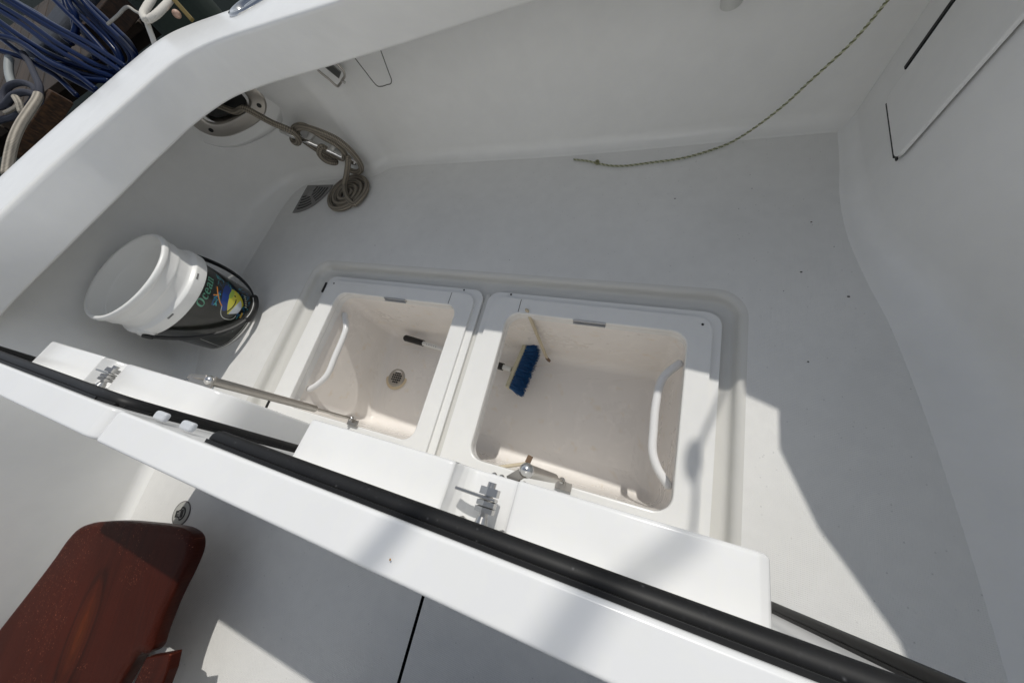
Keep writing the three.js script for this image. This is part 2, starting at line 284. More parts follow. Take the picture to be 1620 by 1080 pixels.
// ───────── hatch lids, standing open ─────────
const LP = (x, s, n) => V(x, -0.20 + s * 0.125 + n * 0.992, -0.03 + s * 0.992 - n * 0.125);
function notched(x0, x1, s0, s1, r, nx0, nx1, nd, rl) { // plug outline with a pocket cut in its upper edge
  const s = new THREE.Shape(); s.moveTo(x0 + r, s0); s.lineTo(x1 - r, s0); s.quadraticCurveTo(x1, s0, x1, s0 + r); s.lineTo(x1, s1 - rl[1]); s.quadraticCurveTo(x1, s1, x1 - rl[1], s1);
  s.lineTo(nx1 + 0.006, s1); s.quadraticCurveTo(nx1, s1, nx1, s1 - 0.006); s.lineTo(nx1, s1 - nd + 0.012); s.quadraticCurveTo(nx1, s1 - nd, nx1 - 0.012, s1 - nd);
  s.lineTo(nx0 + 0.03, s1 - nd); s.quadraticCurveTo(nx0 + 0.003, s1 - nd, nx0 + 0.001, s1 - nd + 0.03); s.lineTo(nx0, s1 - 0.008); s.quadraticCurveTo(nx0, s1, nx0 - 0.008, s1);
  s.lineTo(x0 + rl[0], s1); s.quadraticCurveTo(x0, s1, x0, s1 - rl[0]); s.lineTo(x0, s0 + r); s.quadraticCurveTo(x0, s0, x0 + r, s0); return s;
}
function bent(g) { const p = g.attributes.position; for (let i = 0; i < p.count; i++) { const w = LP(p.getX(i), p.getY(i), p.getZ(i)); p.setXYZ(i, w.x, w.y, w.z); } g.computeVertexNormals(); return g; }
function makeLid(label, x0, x1, px0, px1, nx0, nx1, rl, gasketPts, latchX) {
  const t = thing('hatch_lid', label, 'hatch lid', LP((x0 + x1) / 2, 0, 0));
  obj('lid_panel', cushion(LP, (i) => rr(x0, x1, 0, 0.80, 0.014, i, 6), 0, 0.035, 0.0035), M.lid, t);
  // insulated plug: pocketed body and a full face with soft edges
  const plug = new THREE.ExtrudeGeometry(notched(px0, px1, 0.165, 0.654, 0.02, nx0, nx1, 0.03, rl), { depth: 0.05, bevelEnabled: true, bevelThickness: 0.0045, bevelSize: 0.0045, bevelOffset: -0.0045, bevelSegments: 4, curveSegments: 12 }).translate(0, 0, 0.0385);
  obj('insulated_plug', toCreasedNormals(prep(bent(plug)), 0.5), M.lid, t);
  for (const raw of gasketPts) {
    const pts = []; raw.forEach((p, i) => { pts.push(p); const q = raw[i + 1]; if (q && Math.hypot(q[0] - p[0], q[1] - p[1]) > 0.14) for (const f of [0.25, 0.5, 0.75]) pts.push([p[0] + (q[0] - p[0]) * f, p[1] + (q[1] - p[1]) * f + (rnd() - 0.5) * 0.0014]); });
    const w = pts.map(([x, s]) => LP(x, s, 0.0405)), b = pts.map(([x, s]) => LP(x, s + 0.001, 0.0365));
    const c = []; for (let i = 0; i + 1 < w.length; i++) c.push(boxAlong(b[i].clone().lerp(b[i + 1], -0.01), b[i + 1], 0.021, 0.004, V(0, 0.992, -0.125), 0.0004));
    obj('gasket', [tube(w, 0.0086, 200, 16, true), tube(pts.map(([x, s]) => LP(x, s - 0.0070, 0.0400)), 0.0032, 200, 8, true), ...c], M.rubber, t);
  }
  // cam latch: threaded post through the panel with jam nuts and a flat arm
  const ax = (n, dx = 0, ds = 0) => LP(latchX + dx, 0.655 + ds, n);
  const la = obj('latch', [rod(ax(0.034), ax(0.082), 0.0050, 0.0050, 16), rod(ax(0.034), ax(0.046), 0.0085, 0.006, 16)], M.zinc, t);
  obj('base_plate', cushion((x, s, n) => LP(x, s, n), (i) => rr(latchX - 0.034, latchX + 0.036, 0.634, 0.676, 0.016, i), 0.034, 0.0375, 0.001, false), M.whitePlastic, t);
  obj('nut', [0.053, 0.0595, 0.0705].flatMap((n, k) => [toCreasedNormals(prep(rod(ax(n - 0.0026), ax(n + 0.0026 + (k === 2 ? 0.003 : 0)), 0.0118, 0.0118, 6)), 0.4), rod(ax(n + 0.0026), ax(n + 0.0034), 0.0105, 0.009, 18)]), M.zinc, la);
  obj('cam_arm', boxAlong(ax(0.0648, 0.010), ax(0.0655, -0.040), 0.014, 0.0036, V(0, 0.992, -0.125), 0.001), M.zinc, la);
  for (const dx of [-0.022, 0.026]) obj('screw', [lathe([[0, 0.0022], [0.0015, 0.0022], [0.0016, 0.0014], [0.003, 0.0016], [0.0048, 0.0002], [0.0048, -0.001]], V(0, 0, 0), 16).applyMatrix4(new THREE.Matrix4().makeRotationX(-Math.PI / 2 - 0.125)).translate(...LP(latchX + dx, 0.655, 0.0385).toArray())], M.zinc, t);
  return t;
}
makeLid('left hatch lid, narrower, standing open with its latch pocket at far left', -1.412, -0.5345, -1.245, -0.628, -1.005, -0.918, [0.012, 0.075],
  [[[-1.388, 0.08], [-1.388, 0.4], [-1.388, 0.755], [-1.382, 0.775], [-1.36, 0.781], [-1.2, 0.782], [-0.9, 0.782], [-0.60, 0.781], [-0.575, 0.774], [-0.565, 0.75], [-0.565, 0.4], [-0.565, 0.08]]], -0.938);
const lidB = makeLid('right hatch lid, wider, standing open above the larger well', -0.5335, 0.280, -0.422, 0.143, -0.180, -0.100, [0.010, 0.02],
  [[[-0.385, 0.779], [-0.30, 0.782], [-0.1, 0.782], [0.1, 0.782], [0.215, 0.781], [0.241, 0.774], [0.252, 0.75], [0.252, 0.4], [0.252, 0.08]]], -0.127);
for (const x of [-0.487, -0.437]) obj('bumper_pad', box(0, 0, 0, 0.020, 0.010, 0.007, 0.003).rotateX(-0.125).translate(...LP(x, 0.781, 0.042).toArray()), M.hdpe, lidB);

obj('rust_spot', new THREE.SphereGeometry(1, 10, 6).scale(0.0007, 0.0008, 0.0003).translate(...PZ(617, 885, 0.7645).toArray()), std([0.45, 0.22, 0.05], 0.8), lidB);

// ───────── gas struts ─────────
function strut(label, a, b, frac, face) {
  const t = thing('gas_strut', label, 'gas strut', a, 'gas struts holding the hatch lids');
  const m = a.clone().lerp(b, frac), e = b.clone().sub(a).normalize();
  obj('rod', rod(a, m, 0.0042), M.steel, t);
  obj('cylinder', [rod(m, b, 0.0108, 0.0108, 24), rod(m.clone().addScaledVector(e, -0.006), m, 0.007, 0.0108, 24)], M.steel, t);
  for (const [p, r] of [[a, 0.009], [b, 0.012]]) { const s = new THREE.SphereGeometry(r, 20, 14).translate(p.x, p.y, p.z); obj('ball_joint', s, M.chrome, t); }
  obj('lower_bracket', [box(a.x + 0.006, a.y - 0.012, a.z - 0.006, 0.045, 0.022, 0.004, 0.001), box(a.x + 0.010, a.y - 0.006, a.z, 0.004, 0.012, 0.018, 0.001)], M.steel, t);
  const q = face(b);
  const hd = obj('upper_bracket', q.plate, M.steel, t);
  for (const g of q.screws) obj('screw', g, M.chrome, hd);
  return t;
}
const S = (x, s, n) => LP(x, s, n);
strut('left gas strut, long in view, running to the narrower well', PZ(556, 662, 0.006), PZ(332, 602, 0.45), 0.34, (b) => ({
  plate: [boxAlong(S(-1.035, 0.485, 0.0955), S(-0.955, 0.478, 0.0955), 0.045, 0.004, V(0, 0.992, -0.125), 0.001), boxAlong(PZ(299, 601, 0.45), PZ(337, 606, 0.45), 0.032, 0.005, V(0, 0.1, 1), 0.001), boxAlong(PZ(302, 596, 0.44), PZ(330, 598, 0.452), 0.012, 0.016, V(0, 0.1, 1), 0.003)],
  screws: [[-1.025, 0.495], [-1.0, 0.497], [-0.965, 0.47]].map(([x, s]) => { const p = S(x, s, 0.098); return new THREE.SphereGeometry(0.006, 12, 8).translate(p.x, p.y, p.z); }) }));
strut('right gas strut, nearly end-on, beside the wider well', PZ(889, 760, 0.006), PZ(833, 744, 0.45), 0.34, (b) => ({
  plate: [boxAlong(S(-0.19, 0.485, 0.0955), S(-0.125, 0.485, 0.0955), 0.035, 0.004, V(0, 0.992, -0.125), 0.001), boxAlong(S(-0.157, 0.485, 0.097), V(b.x, b.y, b.z), 0.016, 0.005, V(0, 0.1, 1), 0.001)],
  screws: [-0.183, -0.17, -0.142, -0.131].map((x) => { const p = S(x, 0.485, 0.098); return new THREE.SphereGeometry(0.0055, 12, 8).translate(p.x, p.y, p.z); }) }));

// ───────── bucket ─────────
{
  const c = V(-1.785, 0.25, 0), t = thing('bucket', 'white plastic bucket with dark printed fish wrap leaning by the transom', 'bucket', c);
  const plastic = std([0.90, 0.90, 0.88], 0.34, { sheen: 0.1 });
  obj('body', lathe([[0, 0.004], [0.145, 0.004], [0.152, 0.008], [0.155, 0.018], [0.1695, 0.246], [0.172, 0.247]], c, 72), plastic, t);
  obj('inside', lathe([[0.150, 0.016], [0.158, 0.12], [0.162, 0.25], [0.1642, 0.335], [0.1650, 0.3385], [0.1685, 0.3405], [0.1695, 0.382]], c, 72), plastic, t);
  obj('bottom', lathe([[0.0, 0.016], [0.151, 0.016]], c, 72), plastic, t);
  obj('skirt', lathe([[0.1705, 0.24], [0.184, 0.240], [0.1865, 0.243], [0.188, 0.276], [0.186, 0.281], [0.178, 0.287], [0.1735, 0.291], [0.1725, 0.300], [0.1735, 0.325], [0.176, 0.331], [0.1775, 0.335], [0.1765, 0.340], [0.177, 0.346]], c, 90), plastic, t);
  obj('rim', lathe([[0.177, 0.346], [0.1772, 0.366], [0.1815, 0.368], [0.1835, 0.373], [0.1835, 0.382], [0.181, 0.387], [0.1745, 0.3882], [0.1705, 0.385], [0.1692, 0.378], [0.1685, 0.36]], c, 90), plastic, t);
  const slots = []; for (const a of [-0.55, 0.42, 1.5]) slots.push(box(0, 0, 0, 0.004, 0.026, 0.006, 0.001).rotateZ(a).translate(c.x + 0.1868 * Math.cos(a), c.y + 0.1868 * Math.sin(a), 0.272));
  obj('vent_slot', slots, std([0.2, 0.2, 0.2], 0.6), t);
  // printed wrap
  const cv = document.createElement('canvas'); cv.width = 1536; cv.height = 384; const x = cv.getContext('2d');
  x.fillStyle = '#1d1f1b'; x.fillRect(0, 0, 1536, 384);
  for (let i = 0; i < 260; i++) { x.fillStyle = `rgba(${60 + rnd() * 60 | 0},${64 + rnd() * 60 | 0},${56 + rnd() * 55 | 0},${0.03 + rnd() * 0.07})`; x.beginPath(); x.ellipse(rnd() * 1536, 60 + rnd() * 320, 8 + rnd() * 36, 5 + rnd() * 18, rnd() * 3, 0, 7); x.fill(); }
  const A = (deg) => (deg + 180) / 360 * 1536, cx = A(17);
  x.save(); x.translate(cx, 205); x.scale(1.24, 1.2); x.translate(-cx, -205);
  // picture: a bright reef fish with blue scribbled water behind
  const cols = ['#1b5e86', '#2f8fae', '#17386f', '#46a6a8', '#20507f'];
  for (let i = 0; i < 90; i++) { x.strokeStyle = cols[i % 5]; x.lineWidth = 2 + rnd() * 5; x.beginPath(); const a = cx - 60 + rnd() * 165, b = 120 + rnd() * 200; x.moveTo(a, b); x.quadraticCurveTo(a + rnd() * 50 - 10, b + rnd() * 40 - 20, a + rnd() * 60 - 20, b + rnd() * 50 - 25); x.stroke(); }
  x.fillStyle = '#143a86'; x.beginPath(); x.ellipse(cx + 10, 185, 74, 30, -0.12, 0, 7); x.fill();
  x.fillStyle = '#d8d24a'; x.beginPath(); x.moveTo(cx - 70, 222); x.quadraticCurveTo(cx - 10, 178, cx + 74, 204); x.quadraticCurveTo(cx + 80, 262, cx + 10, 286); x.quadraticCurveTo(cx - 52, 270, cx - 70, 222); x.fill();
  x.fillStyle = '#cfd6dc'; x.beginPath(); x.moveTo(cx - 68, 226); x.quadraticCurveTo(cx - 20, 236, cx + 30, 262); x.quadraticCurveTo(cx - 10, 292, cx - 48, 268); x.fill();
  x.fillStyle = '#a9c84e'; x.beginPath(); x.ellipse(cx + 40, 206, 30, 12, 0.3, 0, 7); x.fill();
  x.strokeStyle = '#20241c'; x.lineWidth = 6; x.beginPath(); x.moveTo(cx - 62, 214); x.quadraticCurveTo(cx - 20, 240, cx + 22, 236); x.stroke();
  x.fillStyle = '#111'; x.beginPath(); x.arc(cx + 38, 226, 5, 0, 7); x.fill();
  x.strokeStyle = '#d98a34'; x.lineWidth = 6; x.beginPath(); x.moveTo(cx + 40, 118); x.quadraticCurveTo(cx - 18, 132, cx - 44, 176); x.moveTo(cx + 2, 140); x.lineTo(cx - 12, 112); x.stroke();
  x.strokeStyle = '#c9ccc4'; x.lineWidth = 4; x.beginPath(); x.moveTo(cx - 44, 176); x.quadraticCurveTo(cx - 96, 186, cx - 96, 226); x.quadraticCurveTo(cx - 94, 268, cx - 60, 268); x.stroke();
  x.fillStyle = '#c8a24a'; x.fillRect(cx - 62, 290, 30, 10); x.fillStyle = '#e6e2c0'; for (let i = 0; i < 6; i++) x.fillRect(cx + 4 + i * 13, 296 - i * 3, 7, 12);
  x.restore(); x.fillStyle = '#5fa287'; x.strokeStyle = '#0d1a16'; x.lineWidth = 3; x.font = 'italic bold 66px serif'; x.textAlign = 'center'; x.strokeText('Ocean', cx - 14, 72); x.fillText('Ocean', cx - 14, 72);
  x.fillStyle = 'rgba(120,150,140,0.9)'; x.font = 'italic bold 22px serif'; x.fillText('V2', cx - 170, 330);
  x.strokeStyle = '#cfcfc8'; x.lineWidth = 3; x.beginPath(); x.moveTo(0, 372); x.lineTo(1536, 372); x.stroke(); x.beginPath(); x.moveTo(A(-62), 372); x.lineTo(A(-56), 190); x.stroke();
  const tx = new THREE.CanvasTexture(cv); tx.colorSpace = THREE.SRGBColorSpace; tx.magFilter = THREE.LinearFilter;
  const g = lathe([[0.1565, 0.018], [0.1563, 0.0185], [0.1702, 0.243]], c, 90), u = g.attributes.uv, n = 91;
  for (let i = 0; i < u.count; i++) u.setXY(i, (i % n) / 90, Math.floor(i / n) < 2 ? 0.01 : 0.985);
  obj('printed_wrap', g, std([1, 1, 1], 0.28, { map: tx, clearcoat: 0.5, clearcoatRoughness: 0.2 }), t);
  // bail: ears, strap hanging towards the fish box, grip
  const tw = 0.29, tr = (p) => { const X = p.x - c.x, Y = p.y - c.y; return V(c.x + X * Math.cos(tw) - Y * Math.sin(tw), c.y + X * Math.sin(tw) + Y * Math.cos(tw), p.z); };
  const P = (a) => tr(V(c.x + 0.190 * Math.sin(a), c.y - 0.194 * Math.cos(a), 0.252 - 0.212 * Math.sin(a)));
  for (const s of [-1, 1]) obj('ear', rod(tr(V(c.x, c.y + s * 0.168, 0.258)), tr(V(c.x, c.y + s * 0.192, 0.258)), 0.030, 0.026, 28), plastic, t);
  const rows = []; for (let i = 0; i <= 60; i++) { const a = i / 60 * Math.PI, p = P(a), o = tr(V(c.x + Math.sin(a) * 0.72, c.y - Math.cos(a), -Math.sin(a) * 0.69)).sub(V(c.x, c.y, 0)).normalize(), w = tr(V(c.x + 0.69, c.y, 0.72)).sub(V(c.x, c.y, 0)); const hw = 0.0125, ht = 0.0035; rows.push([[hw, ht], [-hw, ht], [-hw, -ht], [hw, -ht]].map(([q, e]) => p.clone().addScaledVector(w, q).addScaledVector(o, e))); }
  const hd = obj('handle', [toCreasedNormals(loft(rows, true), 0.5), ...[0, Math.PI].map((a) => { const e = P(a), d = e.clone().sub(V(c.x, c.y, e.z)).normalize(); return rod(e.clone().addScaledVector(d, 0.006), e.clone().addScaledVector(d, -0.02), 0.0165, 0.0165, 20); })], M.black, t);
  const gp = []; for (let i = 0; i <= 20; i++) gp.push(P(Math.PI / 2 - 0.28 + 0.56 * i / 20));
  obj('grip', [tube(gp, 0.0155, 40, 14)], M.black, hd);
  obj('grip_line', [0.0156].map((r) => tube(gp.slice(1, 20).map((p) => p.clone().add(V(0.010, 0, 0.0125))), 0.0012, 40, 6)), std([0.7, 0.7, 0.68], 0.4), hd);
}

// ───────── scupper grate in the corner ─────────
{
  const c = V(-1.765, 1.058, 0), R = 0.185, pts = [[0, 0], [0, -R]]; for (let i = 1; i < 24; i++) { const a = -Math.PI / 2 + i / 24 * Math.PI / 2; pts.push([R * Math.cos(a), R * Math.sin(a)]); } pts.push([R, 0]);
  const t = thing('scupper_grate', 'grey quarter-round drain grate in the corner of the cockpit floor', 'drain grate', c);
  const holes = []; for (let k = 0; k < 5; k++) for (const [a0, a1] of [[-84, -50], [-42, -6]]) { const r0 = 0.075 + k * 0.0195, r1 = r0 + 0.0115, h = []; const f = Math.PI / 180; for (let i = 0; i <= 10; i++) { const a = (a0 + (a1 - a0) * i / 10) * f; h.push([r1 * Math.cos(a), r1 * Math.sin(a)]); } for (let i = 10; i >= 0; i--) { const a = (a0 + (a1 - a0) * i / 10) * f; h.push([r0 * Math.cos(a), r0 * Math.sin(a)]); } holes.push(h); }
  obj('plate', slab(pts, 0.0024, 0.0046, holes).translate(c.x, c.y, 0), std([0.21, 0.205, 0.195], 0.5), t);
  obj('well', slab(pts.map(([x, y]) => [x * 0.97 + 0.002, y * 0.97 - 0.002]), 0.0010, 0.0016).translate(c.x, c.y, 0), M.black, t);
  obj('lift_tab', box(c.x + 0.055, c.y - 0.06, 0.0052, 0.034, 0.034, 0.002, 0.001), std([0.24, 0.235, 0.225], 0.5), t);
}

// ───────── hawse pipe, cleat and mooring line ─────────
const ropeBump = noiseTex(64, (u, v, i, j) => 0.5 + 0.5 * Math.sin((u + v) * Math.PI * 4) * Math.cos((u - v) * Math.PI * 4), false); ropeBump.repeat.set(40, 14);
const ropeMap = noiseTex(128, (u, v, i, j) => { const s = 0.75 + 0.25 * Math.sin((u + v) * Math.PI * 8) * Math.cos((u - v) * Math.PI * 8) - 0.12 * hash(i, j, 6); return [s, s * 0.97, s * 0.92]; }); ropeMap.repeat.set(22, 10);
const greyRope = std([0.46, 0.43, 0.38], 0.85, { map: ropeMap, bumpMap: ropeBump, bumpScale: 0.0012 });
const whiteRope = std([0.72, 0.69, 0.64], 0.85, { map: ropeMap, bumpMap: ropeBump, bumpScale: 0.002 });
{
  const c = PY(352, 164, 1.062), nrm = V(0.45, -0.78, 0.05).normalize(), ux = V(0, 0, 1).cross(nrm).normalize(), uy = nrm.clone().cross(ux);
  const F = (a, b, n) => c.clone().addScaledVector(ux, a).addScaledVector(uy, b).addScaledVector(nrm, n);
  const ring = (ra, rb, n) => { const q = []; for (let i = 0; i < 48; i++) { const t = i / 48 * 2 * Math.PI, k = 2.6, cs = Math.cos(t), sn = Math.sin(t); q.push(F(ra * Math.sign(cs) * Math.pow(Math.abs(cs), 2 / k), rb * Math.sign(sn) * Math.pow(Math.abs(sn), 2 / k), n)); } return q; };
  const t = thing('hawse_pipe', 'oval stainless hawse pipe set in the corner under the gunwale', 'hawse pipe', c);
  obj('shadow_band_pad', loft([ring(0.262, 0.185, -0.09), ring(0.250, 0.172, -0.03), ring(0.228, 0.150, 0.001), ring(0.220, 0.142, 0.005), ring(0.1, 0.06, 0.0065)], true), M.gel, t);  // raised pad, its sloped edge standing in for a soft shadow round the pipe
  obj('flange', loft([ring(0.175, 0.108, 0.006), ring(0.174, 0.107, 0.011), ring(0.168, 0.101, 0.0135), ring(0.125, 0.062, 0.0145), ring(0.115, 0.052, 0.010), ring(0.108, 0.046, -0.01), ring(0.105, 0.044, -0.06)], true), M.steel, t);
  obj('throat', loft([ring(0.106, 0.045, -0.02), ring(0.0005, 0.0005, -0.021)], true), M.black, t);
  for (const [a, b] of [[-0.128, -0.052], [0.128, 0.05], [-0.128, 0.055], [0.128, -0.055]]) obj('screw_hole', rod(F(a, b, 0.012), F(a, b, 0.0155), 0.009, 0.009, 16), M.black, t);

  // horn cleat under the rope
  const A = PY(446, 207, 1.085), B = PY(560, 257, 1.085), d = B.clone().sub(A), mid = A.clone().lerp(B, 0.5);
  const ct = thing('cleat', 'stainless horn cleat on the corner wall under the wrapped rope', 'cleat', mid);
  obj('horn', [tube([A.clone(), A.clone().lerp(B, 0.12), A.clone().lerp(B, 0.3).add(V(0, 0.004, 0)), A.clone().lerp(B, 0.7).add(V(0, 0.004, 0)), A.clone().lerp(B, 0.88), B.clone()], 0.0115, 50, 16)], M.chrome, ct);
  for (const f of [0.34, 0.66]) { const p = A.clone().lerp(B, f); obj('foot', [rod(p.clone().add(V(0, 0.004, 0)), V(p.x, 1.152, p.z), 0.011, 0.016, 18)], M.chrome, ct); }
  // line: from the hawse, figure-of-eight on the cleat, down to a flat coil
  const Q = (u, v, y) => PY(u, v, y), rp = 0.0126;
  const wrap = [F(-0.06, 0.02, -0.03), F(-0.02, 0.0, 0.0), F(0.03, -0.03, 0.03), Q(388, 172, 1.04), Q(408, 182, 1.045), Q(430, 194, 1.045), Q(462, 208, 1.055), Q(472, 219, 1.06), Q(470, 226, 1.075), Q(463, 222, 1.10), Q(463, 206, 1.10), Q(480, 199, 1.075), Q(510, 216, 1.055), Q(534, 230, 1.055), Q(545, 244, 1.07), Q(538, 250, 1.10), Q(522, 240, 1.10), Q(508, 232, 1.075), Q(505, 243, 1.06), Q(516, 254, 1.065), Q(530, 257, 1.085), Q(528, 252, 1.11), Q(500, 236, 1.115), Q(473, 216, 1.115), Q(470, 205, 1.09), Q(480, 201, 1.058), Q(505, 208, 1.04), Q(535, 222, 1.04), Q(556, 240, 1.045), Q(569, 258, 1.06), Q(571, 268, 1.075), Q(563, 272, 1.095), Q(552, 268, 1.10), Q(550, 258, 1.085), Q(551, 250, 1.06)];
  const cc = V(-1.437, 0.985, 0);
  const tail = [Q(550, 262, 1.04), Q(548, 276, 1.03), PZ(545, 292, 0.045), PZ(549, 312, 0.033)];
  const coil = []; const turns = 3.5; for (let i = 0; i <= 150; i++) { const f = i / 150, a = -1.1 + f * turns * 2 * Math.PI, r = 0.122 - 0.1 * f; coil.push(V(cc.x + r * Math.cos(a), cc.y + r * Math.sin(a), rp + 0.002 + 0.012 * Math.max(0, 1 - f * 16))); }
  tag(obj('mooring_line', [tube([...wrap, ...tail, ...coil.slice(3)], rp, 1500, 12)], greyRope), 'grey-brown braided mooring line wrapped on the cleat and flat-coiled on the floor', 'rope');
}

// ───────── fittings under the far gunwale ─────────
{
  const t = thing('grab_loop', 'small bent chrome bracket hanging just under the gunwale lip', 'bracket', PY(528, 120, 1.15));
  const q = (u, v) => PY(u, v, 1.15);
  obj('bar', [tube([q(488, 92), q(503, 111), q(520, 125), q(533, 136), q(538, 132), q(541, 127), q(545, 120), q(543, 112), q(536, 104), q(522, 92)], 0.0042, 80, 10)], M.steel, t);
  obj('leaf', [boxAlong(PY(505, 92, 1.162), PY(538, 119, 1.162), 0.035, 0.006, V(0, 1, 0), 0.002)], std([0.2, 0.2, 0.19], 0.35, { metalness: 1 }), t);
  obj('pin', [rod(PY(541, 128, 1.14), PY(546, 131, 1.14), 0.005, 0.005, 12)], M.zinc, t);
  const w = (u, v) => PY(u, v, 1.165);
  tag(obj('wire_loop', tube([w(552, 78), w(563, 94), w(580, 116), w(590, 129), w(597, 136), w(604, 136.5), w(612, 134), w(618, 132), w(619, 126), w(615, 115), w(603, 82), w(598, 68)], 0.0017, 120, 8), std([0.12, 0.12, 0.11], 0.4, { metalness: 0.6 })), 'thin dark wire loop hanging down from under the gunwale', 'wire loop');
  const e = PY(1163, 10, 1.205);
  const h = thing('rod_holder_tube', 'pale rod holder tube end hanging beneath the far gunwale', 'rod holder', V(e.x, e.y, 0.38));
  obj('sleeve', [rod(V(e.x - 0.01, e.y, e.z + 0.01), V(e.x - 0.05, e.y - 0.05, 0.66), 0.026, 0.026, 28)], std([0.6, 0.6, 0.57], 0.4), h);
  // flush rod holder in the gunwale top
  const cpt = PZ(396, 4, 0.682), ct = thing('rod_holder', 'polished stainless rod holder ring set flush in the gunwale top', 'rod holder', cpt);
  const el = (ra, rb, z) => { const qq = []; for (let i = 0; i < 40; i++) { const a = i / 40 * 2 * Math.PI, X = ra * Math.cos(a), Y = rb * Math.sin(a), k = 0.5; qq.push(V(cpt.x + X * Math.cos(k) - Y * Math.sin(k), cpt.y + X * Math.sin(k) + Y * Math.cos(k), cpt.z + z)); } return qq; };
  obj('ring', loft([el(0.082, 0.052, 0), el(0.080, 0.05, 0.006), el(0.07, 0.042, 0.008), el(0.055, 0.032, 0.004), el(0.045, 0.028, -0.006), el(0.04, 0.026, -0.012)], true), M.chrome, ct);
  obj('cap', loft([el(0.045, 0.028, -0.004), el(0.02, 0.012, 0.002), el(0.0005, 0.0005, 0.003)], true), M.chrome, ct);
}
{ // thin twisted cord down the far wall and along the floor
  const y = (x) => 1.185 + 0.055 * x;
  const path = [PZ(908, 252, 0.006), PZ(930, 254.5, 0.006), PZ(945, 258, 0.006), PZ(968, 262, 0.006), PZ(990, 262, 0.006), PZ(1030, 257, 0.006), PZ(1080, 250, 0.006), PZ(1120, 239, 0.006), PZ(1155, 226, 0.012), PY(1190, 205, 1.19), PY(1240, 167, 1.195), PY(1280, 130, 1.195), PY(1350, 65, 1.19), PY(1405, 0, 1.17), PY(1450, -60, 1.12)];
  const c = new THREE.CatmullRomCurve3(path, false, 'centripetal'), N = 900, fr = c.computeFrenetFrames(N, false), A = [[], []];
  for (let i = 0; i <= N; i++) { const p = c.getPointAt(i / N), a = i / N * 2 * Math.PI * 62; for (let s = 0; s < 2; s++) A[s].push(p.clone().addScaledVector(fr.normals[i], 0.0019 * Math.cos(a + s * Math.PI)).addScaledVector(fr.binormals[i], 0.0019 * Math.sin(a + s * Math.PI))); }
  const t = thing('cord', 'thin twisted yellow-green cord hanging down the far wall onto the floor', 'cord', path[4]);
  obj('strand', tube(A[0], 0.0021, 1500, 6), std([0.55, 0.55, 0.40], 0.7), t); obj('strand', tube(A[1], 0.0021, 1500, 6), std([0.20, 0.21, 0.11], 0.7), t);
  const k = PZ(945, 257, 0.008), kp = []; for (let i = 0; i <= 40; i++) { const a = i / 40 * 2 * Math.PI * 2.5; kp.push(V(k.x + 0.006 * Math.cos(a), k.y + 0.008 * Math.sin(a), k.z + 0.004 * Math.sin(a * 0.7))); }
  obj('knot', tube(kp, 0.0025, 120, 6), std([0.25, 0.25, 0.13], 0.7), t);
}

